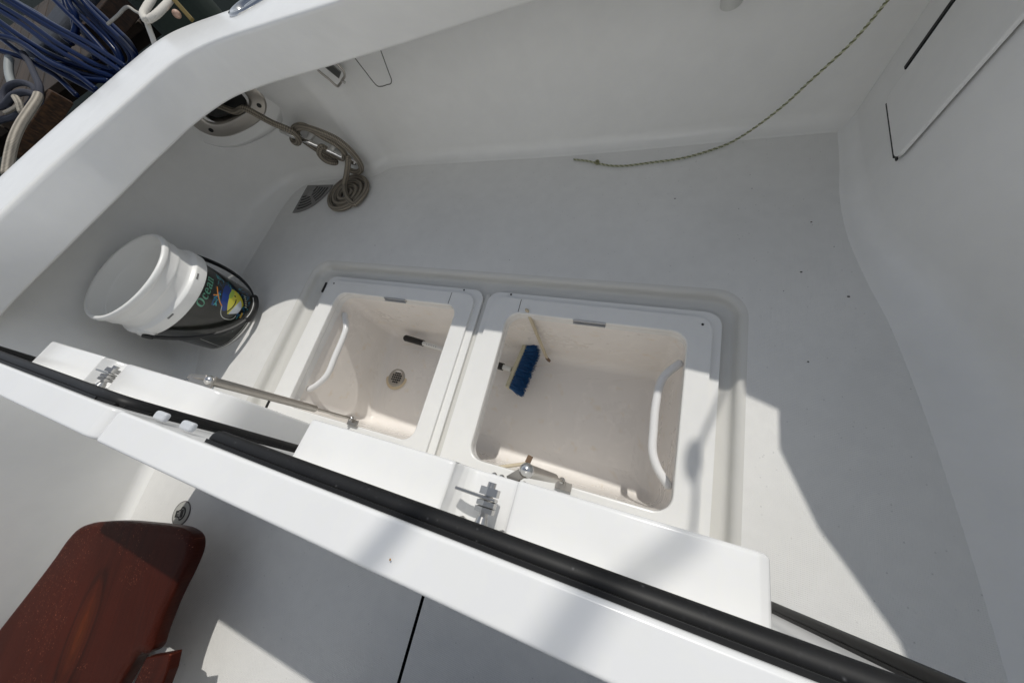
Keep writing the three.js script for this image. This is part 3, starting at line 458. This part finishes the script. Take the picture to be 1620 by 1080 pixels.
// ───────── things in the wells ─────────
{
  const a = PZ(640, 534, -0.38), b = PZ(800, 581.5, -0.365), dir = b.clone().sub(a).normalize();
  const t = thing('deck_brush', 'deck brush with blue bristles and white pole lying in the wells', 'brush', a);
  const at = (d) => a.clone().addScaledVector(dir, d), L = b.distanceTo(a);
  obj('pole', rod(at(0.1), at(L + 0.03), 0.0125, 0.0125, 20), std([0.78, 0.78, 0.76], 0.35), t);
  obj('grip', [rod(at(0.012), at(0.125), 0.0165, 0.0155, 24), (() => { const s = new THREE.SphereGeometry(0.0165, 20, 12); const p = at(0.012); return s.translate(p.x, p.y, p.z); })()], M.black, t);
  obj('collar', rod(at(L - 0.055), at(L - 0.012), 0.0165, 0.0165, 24), M.black, t);
  const marks = []; for (let i = 0; i < 5; i++) { const p = at(0.15 + i * 0.014).add(V(0.001, -0.001, 0.0123)); marks.push(boxAlong(p, p.clone().add(V(0.005, -0.004, 0)), 0.0018, 0.0012)); }
  obj('print', marks, std([0.15, 0.15, 0.15], 0.6), t);
  // head: block standing on edge, bristles towards the bow
  const h0 = PZ(836, 549, -0.37), h1 = PZ(808, 616, -0.37), hd = h1.clone().sub(h0).normalize(), perp = V(0, 0, 1).cross(hd).normalize(), Lh = h0.distanceTo(h1);
  const blk = [boxAlong(h0.clone().addScaledVector(perp, -0.012), h1.clone().addScaledVector(perp, -0.012), 0.022, 0.05, V(0, 0, 1), 0.006)];
  obj('block', blk, std([0.62, 0.58, 0.42], 0.5), t);
  const br = [[], []];
  for (let i = 0; i < 34; i++) for (let j = 0; j < 8; j++) {
    const f = (i + 0.5) / 34, p = h0.clone().lerp(h1, f).add(V(0, 0, -0.024 + j * 0.0075)).addScaledVector(hd, (rnd() - 0.5) * 0.004), lean = (rnd() - 0.5) * 0.012;
    for (let q = 0; q < 4; q++) { const tip = p.clone().addScaledVector(perp, 0.040 + rnd() * 0.020).addScaledVector(hd, lean + (rnd() - 0.5) * 0.012 + (f - 0.5) * 0.022).add(V(0, 0, (rnd() - 0.5) * 0.012 + (j - 3.5) * 0.0035)); br[(i * 3 + j + q) % 2].push(rod(p, tip, 0.0019, 0.0012, 4)); }
  }
  obj('bristles', br[0], std([0.006, 0.095, 0.28], 0.5), t).userData.kind = 'stuff'; obj('bristles', br[1], std([0.005, 0.06, 0.19], 0.5), t).userData.kind = 'stuff';
  const stickM = std([0.62, 0.54, 0.40], 0.6, { map: gelMap }), tipM = std([0.16, 0.10, 0.06], 0.7);
  const s0 = PZ(833, 489, 0.004), s1 = PZ(865, 566, -0.35), st = thing('wooden_stick', 'pale wooden stick with brown tip leaning into the wider well', 'stick', s1);
  obj('shaft', boxAlong(s0, s1, 0.013, 0.009, V(0.3, 1, 0.2), 0.003), stickM, st);
  obj('tip', boxAlong(s1, s1.clone().add(s1.clone().sub(s0).normalize().multiplyScalar(0.028)).add(V(0.006, 0, 0)), 0.015, 0.011, V(0.3, 1, 0.2), 0.003), tipM, st);
  const r0 = PZ(772, 741, -0.03), r1 = PZ(834, 733, -0.12), s2 = thing('wooden_stick', 'short pale stick with brown ends behind the right gas strut', 'stick', r1);
  obj('shaft', boxAlong(r0, r1, 0.010, 0.008, V(0, 0.3, 1), 0.002), stickM, s2);
  obj('tip', boxAlong(r1, r1.clone().add(V(0.006, 0.026, 0.0)), 0.017, 0.011, V(0, 0, 1), 0.002), tipM, s2);
}

// ───────── near part of the floor ─────────
{
  const c = V(-1.467, -0.509, 0), t = thing('deck_filler', 'round flush deck fitting with dark keyed slot on the near floor', 'deck fitting', c);
  obj('plate', lathe([[0, 0.0035], [0.036, 0.0035], [0.039, 0.002], [0.040, 0.0004]], c, 48), std([0.42, 0.42, 0.39], 0.4), t);
  obj('rim', lathe([[0.0392, 0.0025], [0.0405, 0.0032], [0.042, 0.0022], [0.0425, 0.0004]], c, 48), std([0.12, 0.11, 0.11], 0.5), t);
  const o = []; for (let i = 0; i <= 20; i++) { const a = (-100 + 200 * i / 20) * Math.PI / 180; o.push([0.003 + 0.017 * Math.cos(a), 0.019 * Math.sin(a)]); }
  const key = [...o, [-0.004, 0.011], [-0.014, 0.009], [-0.020, 0.009], [-0.020, -0.009], [-0.014, -0.009], [-0.004, -0.011]];
  const sc = (k) => key.map(([x, y]) => [x * k, y * k]);
  const place = (g) => g.rotateZ(0.35).translate(c.x, c.y, 0);
  obj('key_outline', place(slab(sc(1.22), 0.0036, 0.0046, [sc(0.92)])), M.black, t);
  obj('key_slot', place(slab(rr(-0.001, 0.012, -0.014, 0.014, 0.006), 0.0036, 0.0046)), M.black, t);
  obj('teeth', [-0.006, 0, 0.006].map((y) => box(0, 0, 0, 0.010, 0.003, 0.001, 0.0004).translate(-0.015, y, 0.0041).rotateZ(0.35).translate(c.x, c.y, 0)), M.black, t);
}
{ // varnished footrest board
  const wood = noiseTex(1024, (u, v, i, j) => {
    const wu = u + 0.05 * (fbm(u, v, 3, 31) - 0.5), g1 = vn(wu * 140, v * 5, 140, 33), g2 = vn(wu * 46, v * 3, 46, 36), band = fbm(wu, v, 5, 35, 2);
    const kx = u - 0.53, ky = v - 0.72, kd = Math.sqrt(kx * kx * 1500 + ky * ky * 230), knot = 0.6 * Math.exp(-kd * kd * 1.1), halo = Math.exp(-Math.pow((kd - 1.7) * 5, 2));
    const rings = Math.sin((kd * 2.2 + 0.6 * fbm(u, v, 6, 37)) * 6.283) * Math.exp(-kd * 0.7), line = Math.max(0, vn(wu * 60 + 3, v * 3, 60, 39) - 0.8) * 2;
    const k1 = 0.62 + 0.30 * (fbm(u, v, 4, 35, 3) - 0.45) + 0.08 * (g1 - 0.5) + 0.09 * (g2 - 0.5) - 0.16 * halo + 0.05 * rings - 0.1 * line; let r = 0.39 * k1 + 0.13 * knot * (0.8 + 0.4 * g1), g = 0.152 * k1 + 0.09 * knot, b = 0.088 * k1;
    const h = hash(i >> 1, j >> 1, 40), h2 = hash(i >> 1, j >> 1, 41); const fine = (hash(i, j, 42) - 0.5) * 0.05; r += fine; g += fine * 0.6; b += fine * 0.5; if (h > 0.93 && fbm(u, v, 6, 44) > 0.42) { const k = 0.05 + 0.26 * h2 * h2; r += k; g += k * 0.8; b += k * 0.7; }
    return [r, g, b]; });
  wood.repeat.set(1.0, 1.0);
  const varn = std([0.86, 0.80, 0.78], 0.42, { map: wood, specularIntensity: 0.25 });
  const Z = 0.2, c = V(-1.3, -0.6, 0), t = thing('footrest_board', 'glossy varnished dark red wooden board in the lower left corner', 'footrest', c);
  const crv = smooth([[-2.13, -1.80], [-1.72, -1.0], [-1.655, -0.80], [-1.622, -0.67], [-1.612, -0.61], [-1.594, -0.575], [-1.552, -0.547], [-1.483, -0.521], [-1.407, -0.498], [-1.30, -0.472], [-1.213, -0.452], [-1.146, -0.441], [-1.096, -0.447], [-1.072, -0.474], [-1.066, -0.52], [-1.067, -0.60], [-1.057, -0.671], [-1.050, -0.698], [-1.060, -0.712], [-1.076, -0.716], [-1.088, -0.735], [-1.100, -0.80], [-1.13, -1.0], [-1.30, -1.8]].map(([x, y]) => V(x, y, 0)), 150).map((p) => new THREE.Vector2(p.x, p.y));
  const s = new THREE.Shape(crv);
  const g = new THREE.ExtrudeGeometry(s, { depth: 0.022, bevelEnabled: true, bevelThickness: 0.012, bevelSize: 0.020, bevelOffset: -0.020, bevelSegments: 5, steps: 1 }).translate(0, 0, Z - 0.034);
  const uv = g.attributes.uv, pp = g.attributes.position; for (let i = 0; i < uv.count; i++) { const X = pp.getX(i), Y = pp.getY(i); uv.setXY(i, X * 0.95 + Y * 0.28, (Y * 0.95 - X * 0.28) * 0.8); }
  obj('board', toCreasedNormals(g, 0.6), varn, t);
  const b0 = PZ(262, 1040, Z - 0.01), b1 = PZ(216, 1120, Z - 0.01), b2 = PZ(232, 1040, Z - 0.01);
  const piece = new THREE.ExtrudeGeometry(new THREE.Shape([[268, 1034], [262, 1062], [236, 1130], [190, 1140], [212, 1074], [228, 1041]].map(([u, v]) => { const p = PZ(u, v, Z - 0.004); return new THREE.Vector2(p.x, p.y); })), { depth: 0.02, bevelEnabled: true, bevelThickness: 0.004, bevelSize: 0.004, bevelOffset: -0.004, bevelSegments: 2 }).translate(0, 0, Z - 0.03);
  const u2 = piece.attributes.uv, p2 = piece.attributes.position; for (let i = 0; i < u2.count; i++) u2.setXY(i, p2.getX(i) + 0.3, p2.getY(i) * 0.9);
  obj('side_rail', piece, varn, t);
  const br = [[248, 1026], [262, 1024], [272, 1030], [274, 1040], [268, 1080], [230, 1140], [200, 1120]].map(([u, v]) => { const p = PZ(u, v, Z - 0.05); return [p.x, p.y]; });
  obj('bracket_plate', slab(br, Z - 0.056, Z - 0.05), std([0.62, 0.62, 0.6], 0.3), t);
  obj('support', [box(-1.36, -1.2, 0.085, 0.12, 0.12, 0.168, 0.01)], M.gel, t);
}

// ───────── outside: water, dock and its gear ─────────
const water = struct('water', sheet([[-60, -60], [60, -60], [60, 60], [-60, 60]], -0.62), std([0.006, 0.010, 0.008], 0.7, { specularIntensity: 0.08 }));
{
  const woodT = noiseTex(512, (u, v, i, j) => { const g = fbm(u, v * 1, 6, 51, 3) * 0.4 + vn(u * 90, v * 4, 90, 52) * 0.35 + vn(u * 200, v * 8, 200, 53) * 0.25; const s = 0.55 + 0.6 * g; return [0.40 * s, 0.35 * s, 0.30 * s]; });
  const pm = [0.9, 1.15, 0.72].map((k) => std([0.36 * k, 0.31 * k, 0.27 * k], 0.9, { map: woodT }));
  const dz = 0.50, o = PZ(60, 140, dz), a = PZ(0, 225, dz).sub(PZ(70, 172, dz)).normalize(); // along the dock edge
  const along = V(a.x, a.y, 0).normalize(), across = V(-along.y, along.x, 0); if (across.x > 0) across.negate();
  const dock = struct('dock', (() => { const g = []; for (const k of [0.3, 1.6]) g.push(boxAlong(o.clone().addScaledVector(along, -3).addScaledVector(across, k).add(V(0, 0, -0.1)), o.clone().addScaledVector(along, 5).addScaledVector(across, k).add(V(0, 0, -0.1)), 0.06, 0.14)); return g; })(), pm[2]);
  tag(dock, 'weathered brown wooden dock planks beside the boat', 'dock');
  for (let i = -16; i < 26; i++) {
    const p = o.clone().addScaledVector(along, i * 0.152), g = boxAlong(p.clone().addScaledVector(across, -0.32), p.clone().addScaledVector(across, 3.2), 0.142, 0.038, V(0, 0, 1), 0.004);
    const uv = g.attributes.uv, pp = g.attributes.position; for (let q = 0; q < uv.count; q++) { const w = V(pp.getX(q), pp.getY(q), 0).sub(o); uv.setXY(q, w.dot(along) * 0.9 + i * 0.37, w.dot(across) * 0.6 + i * 0.21); }
    obj('plank', g, pm[(i + 30) % 3], dock);
  }
}
{
  const oldWood = noiseTex(256, (u, v) => { const s = 0.4 + 0.5 * vn(u * 60, v * 5, 60, 61) + 0.25 * fbm(u, v, 8, 62); return [0.46 * s, 0.34 * s, 0.22 * s]; });
  const wm = std([0.42, 0.36, 0.3], 0.9, { map: oldWood, bumpMap: oldWood, bumpScale: 0.004 });
  // fender timber on the dock edge
  const t = thing('timber_block', 'weathered brown timber block on the dock edge below the white rope', 'timber', PD(72, 212, 1.5));
  obj('timber', boxAlong(PD(97, 152, 1.6), PD(30, 250, 1.6), 0.045, 0.07, V(0.2, 0.2, 1), 0.005), wm, t);
  // mooring pile
  const pc = PD(262, 22, 1.62), pile = thing('mooring_pile', 'dark green mooring pile with white rope looped round it', 'pile', V(pc.x - 0.12, pc.y + 0.15, -0.6));
  obj('trunk', [lathe([[0.17, -1.5], [0.165, 0], [0.16, 0.5], [0.15, 0.56], [0.0, 0.57]], V(pc.x - 0.13, pc.y + 0.17, pc.z - 0.28), 28)], std([0.016, 0.026, 0.02], 0.9, { bumpMap: oldWood, bumpScale: 0.01 }), pile);
  obj('wale_strip', [boxAlong(PD(270, -6, 1.5), PD(304, 32, 1.5), 0.018, 0.012, V(0.6, -0.6, 0.5), 0.003)], std([0.15, 0.11, 0.03], 0.8), pile);
  const bc = PD(279, 22, 1.5); obj('knob', new THREE.SphereGeometry(0.016, 20, 14).translate(bc.x, bc.y, bc.z), std([0.5, 0.33, 0.25], 0.5), pile);
  tag(obj('cross_beam', boxAlong(PD(150, 60, 1.9), PD(208, -10, 2.0), 0.14, 0.12, V(0, 0, 1), 0.006), std([0.22, 0.17, 0.13], 0.9, { map: oldWood, bumpMap: oldWood, bumpScale: 0.004 })), 'dark dock beam end beside the mooring pile', 'beam');
  // white laid rope: loop round the pile and its tail
  const wt = thing('dock_rope', 'white laid rope looped from the mooring pile down behind the gunwale', 'rope', PD(232, 26, 1.45));
  const r3 = (pts, r, turns, nm) => { const c = new THREE.CatmullRomCurve3(pts, false, 'centripetal'), N = 260, fr = c.computeFrenetFrames(N, false); const g = []; for (let s = 0; s < 3; s++) { const q = []; for (let i = 0; i <= N; i++) { const a = i / N * turns * 6.283 + s * 2.0944; q.push(c.getPointAt(i / N).addScaledVector(fr.normals[i], r * 0.52 * Math.cos(a)).addScaledVector(fr.binormals[i], r * 0.52 * Math.sin(a))); } g.push(tube(q, r * 0.56, 500, 8)); } obj(nm, g, std([0.66, 0.63, 0.57], 0.85), wt); };
  r3([PD(248, -20, 1.52), PD(240, -2, 1.5), PD(231, 12, 1.46), PD(226, 24, 1.43), PD(230, 32, 1.42)], 0.0125, 16, 'loop_leg');
  r3([PD(278, -22, 1.52), PD(268, 0, 1.5), PD(256, 14, 1.46), PD(244, 25, 1.43), PD(234, 31, 1.42)], 0.0125, 16, 'loop_leg');
  r3([PD(230, 29, 1.44), PD(235, 44, 1.45), PD(241, 60, 1.46), PD(249, 84, 1.47), PD(254, 100, 1.48)], 0.0095, 18, 'tail');
  tag(obj('thin_line', tube([PD(170, 38, 1.62), PD(185, 25, 1.6), PD(200, 11, 1.55), PD(214, 18, 1.5), PD(226, 24, 1.46)], 0.006, 60, 8), std([0.4, 0.38, 0.34], 0.85)), 'thin grey line tied between the dock beam and the white rope', 'rope');
  // black rope and white rope on the dock, left
  const navy = std([0.035, 0.038, 0.055], 0.8, { bumpMap: ropeBump, bumpScale: 0.002 });
  const dk = (u, v, d) => PD(u, v, d);
  const kt = thing('knotted_rope', 'dark navy rope tied in a loose knot on the dock planks', 'rope', dk(40, 150, 1.7));
  obj('rope', [tube([dk(-30, 205, 1.66), dk(0, 190, 1.64), dk(22, 184, 1.62), dk(40, 172, 1.6), dk(52, 158, 1.58), dk(56, 144, 1.58), dk(46, 134, 1.6), dk(28, 131, 1.62), dk(12, 138, 1.63), dk(6, 152, 1.63), dk(12, 168, 1.62), dk(28, 175, 1.6)], 0.0135, 200, 12),
    tube([dk(-20, 172, 1.62), dk(6, 166, 1.6), dk(22, 150, 1.57), dk(40, 146, 1.56), dk(58, 152, 1.56), dk(64, 160, 1.56), dk(60, 170, 1.57)], 0.014, 120, 12),
    tube([dk(36, 84, 1.72), dk(46, 100, 1.68), dk(54, 118, 1.62), dk(62, 138, 1.56), dk(62, 150, 1.55)], 0.0125, 80, 12)], navy, kt);
  const wr = thing('dock_line', 'thick white dock line running from the navy knot down behind the transom', 'rope', dk(30, 210, 1.55));
  obj('rope', [tube([dk(60, 150, 1.5), dk(56, 160, 1.45), dk(44, 178, 1.40), dk(30, 200, 1.36), dk(20, 224, 1.33), dk(14, 250, 1.32), dk(10, 275, 1.31)], 0.0150, 120, 14)], whiteRope, wr);
  obj('whipping', [tube([dk(8, 178, 1.57), dk(20, 172, 1.55), dk(30, 164, 1.54), dk(28, 156, 1.54)], 0.008, 60, 10), tube([dk(24, 154, 1.54), dk(30, 164, 1.535), dk(34, 178, 1.54)], 0.013, 60, 12)], whiteRope, wr);
  tag(obj('hose_end', tube([dk(14, 92, 1.74), dk(13, 104, 1.73), dk(14, 118, 1.72), dk(18, 132, 1.7)], 0.0155, 60, 12), std([0.30, 0.32, 0.32], 0.6)), 'short grey hose end standing on the dock beside the navy knot', 'hose');
  // flat blue-grey canvas bundle under the hose
  tag(obj('canvas_bundle', boxAlong(dk(150, -30, 1.98), dk(60, 96, 1.86), 0.36, 0.07, V(0, 0, 1), 0.03).toNonIndexed(), std([0.03, 0.036, 0.05], 0.85, { map: gelMap, bumpMap: gelRough, bumpScale: 0.01 })), 'folded dark blue-grey canvas lying under the blue hose', 'canvas');
  // blue hose coil: long flat loops
  const ht = thing('hose_coil', 'coiled shiny blue water hose heaped on the dock', 'hose', dk(140, 80, 1.7));
  const blue = std([0.002, 0.011, 0.052], 0.28, { specularIntensity: 0.4 });
  const L = [
    [[-20, -18], [40, 20], [90, 50], [130, 72], [165, 95], [190, 112]], [[-30, 0], [30, 36], [80, 72], [120, 96], [150, 112], [180, 122]], [[-40, 14], [20, 60], [70, 92], [110, 110], [150, 122], [182, 124]],
    [[100, -18], [120, 2], [150, 30], [178, 56], [198, 76], [207, 96], [200, 112]], [[84, -20], [112, 10], [142, 38], [168, 64], [184, 84], [190, 102], [186, 110]], [[66, -20], [98, 12], [130, 44], [156, 72], [172, 92], [176, 108]], [[112, -24], [140, 12], [172, 44], [200, 72], [213, 92], [212, 112]],
    [[-30, -30], [30, 6], [70, 30], [100, 58], [112, 68]], [[98, -18], [106, 14], [116, 32], [118, 50], [112, 68]], [[-20, 74], [20, 86], [60, 98], [96, 102], [140, 108]], [[-20, 52], [30, 66], [80, 100], [120, 118], [150, 140]], [[60, 96], [100, 118], [130, 134], [160, 150]],
    [[-26, 24], [40, 74], [90, 108], [130, 124], [170, 128]], [[126, 44], [138, 60], [148, 76], [150, 92]], [[-30, 36], [24, 78], [60, 104], [90, 122], [120, 150]]];
  for (const k of [0, 1, 2, 3, 4, 8]) L.push(L[k].map(([u, v], q) => [u + 5 + 3 * Math.sin(k * 2 + q * 0.5), v - 6 + 4 * Math.cos(k + q * 0.4)]));
  L.forEach((p, i) => obj('hose_turn', tube(p.map(([u, v], k) => dk(u, v, 1.68 + 0.015 * (i % 5) + 0.01 * Math.sin(i * 2.1 + k))), 0.0125, 90, 12), blue, ht));
}

// ───────── beside and above the frame: unseen dark bench close by, unseen white flybridge beyond it ─────────
{
  const t = thing('unseen_reflector', 'unseen white flybridge side standing beyond the near side of the cockpit', 'reflector', V(0, -2.7, 1.5));
  obj('side_panel', [box(0.2, -2.7, 3.3, 8.5, 0.06, 3.3, 0.02)], M.gel, t);
  obj('deck', [box(0.2, -3.5, 1.72, 7.5, 1.6, 0.06, 0.02)], M.gel, t);  // panel and slab out of view, placed to light the far wall
  const navy = std([0.012, 0.014, 0.022], 0.7), b = thing('bench_seat', 'unseen dark bench on the near side of the cockpit', 'blocker', V(0.15, -1.0, 0));
  obj('base', [box(0.15, -1.00, 0.24, 1.5, 0.46, 0.46, 0.03)], navy, b);
  for (const x of [-0.22, 0.52]) { obj('cushion', [box(x, -1.0, 0.53, 0.73, 0.50, 0.12, 0.05)], navy, b); obj('back_cushion', [box(x, -1.20, 0.92, 0.73, 0.13, 0.66, 0.05)], navy, b); }  // dark padded block out of view, placed to darken the near floor
}

// ───────── unseen lines overhead, placed to throw thin shadows ─────────
{
  const up = (x, y, z) => V(x + SDX * z, y + SDY * z, z);
  const t = thing('unseen_line', 'unseen line with a float out of view overhead, placed to shade the fish box frame', 'line', up(0.2, 0.1, 2));
  obj('line', tube([up(0.26, 0.34, 2.0), up(0.233, 0.256, 1.95), up(0.205, 0.165, 1.9), up(0.19, 0.10, 1.9), up(0.197, 0.05, 1.9), up(0.197, -0.08, 1.9), up(0.16, -0.3, 1.9), up(0.0, -0.9, 1.9)], 0.007, 90, 8), M.black, t);
  const at = (x, y, z, k) => V(x + SDX * (k - z), y + SDY * (k - z), k);
  const l2 = thing('unseen_line', 'second unseen line out of view overhead, placed to shade the hatch lids', 'line', at(-0.15, -0.09, 0.765, 2.6));
  obj('line', tube([at(-0.10, 0.05, 0.765, 2.6), at(-0.135, -0.055, 0.765, 2.6), at(-0.165, -0.125, 0.765, 2.6), at(-0.3, -0.5, 0.765, 2.6)], 0.008, 40, 8), M.black, l2);
  const l3 = thing('unseen_line', 'third unseen line out of view overhead, placed to shade the right hatch lid', 'line', at(0, -0.06, 0.765, 2.9));
  obj('line', tube([at(0.10, 0.10, 0.765, 2.9), at(0.03, 0.01, 0.765, 2.9), at(0.003, -0.05, 0.765, 2.9), at(-0.03, -0.13, 0.765, 2.9), at(-0.14, -0.5, 0.765, 2.9)], 0.009, 40, 8), M.black, l3);
  const f = up(0.188, 0.105, 1.9), g = new THREE.SphereGeometry(1, 24, 16).scale(0.022, 0.05, 0.03).translate(f.x, f.y, f.z); obj('float', g, M.whitePlastic, t);
}
// crumbs of dirt on the sole
{
  const g = []; for (const [u, v, r] of [[1284, 351, 2], [1268, 430, 2.2], [1343, 469, 2.5], [1068, 314, 2], [1279, 572, 1.8], [593, 388, 1.4], [1411, 501, 1.3], [1240, 460, 1], [1320, 390, 1], [806, 411, 1], [1169, 330, 1], [1190, 298, 1.2], [1187, 276, 0.9]]) { const p = PZ(u, v, 0.001); g.push(new THREE.IcosahedronGeometry(0.0018 * r / 1.5, 0).scale(1.3, 0.9, 0.5).translate(p.x, p.y, p.z)); }
  const m = obj('dirt_specks', g, std([0.05, 0.045, 0.04], 0.9)); m.userData.kind = 'stuff'; tag(m, 'scattered dark specks of dirt on the white floor', 'dirt');
}
renderer.render(scene, camera);
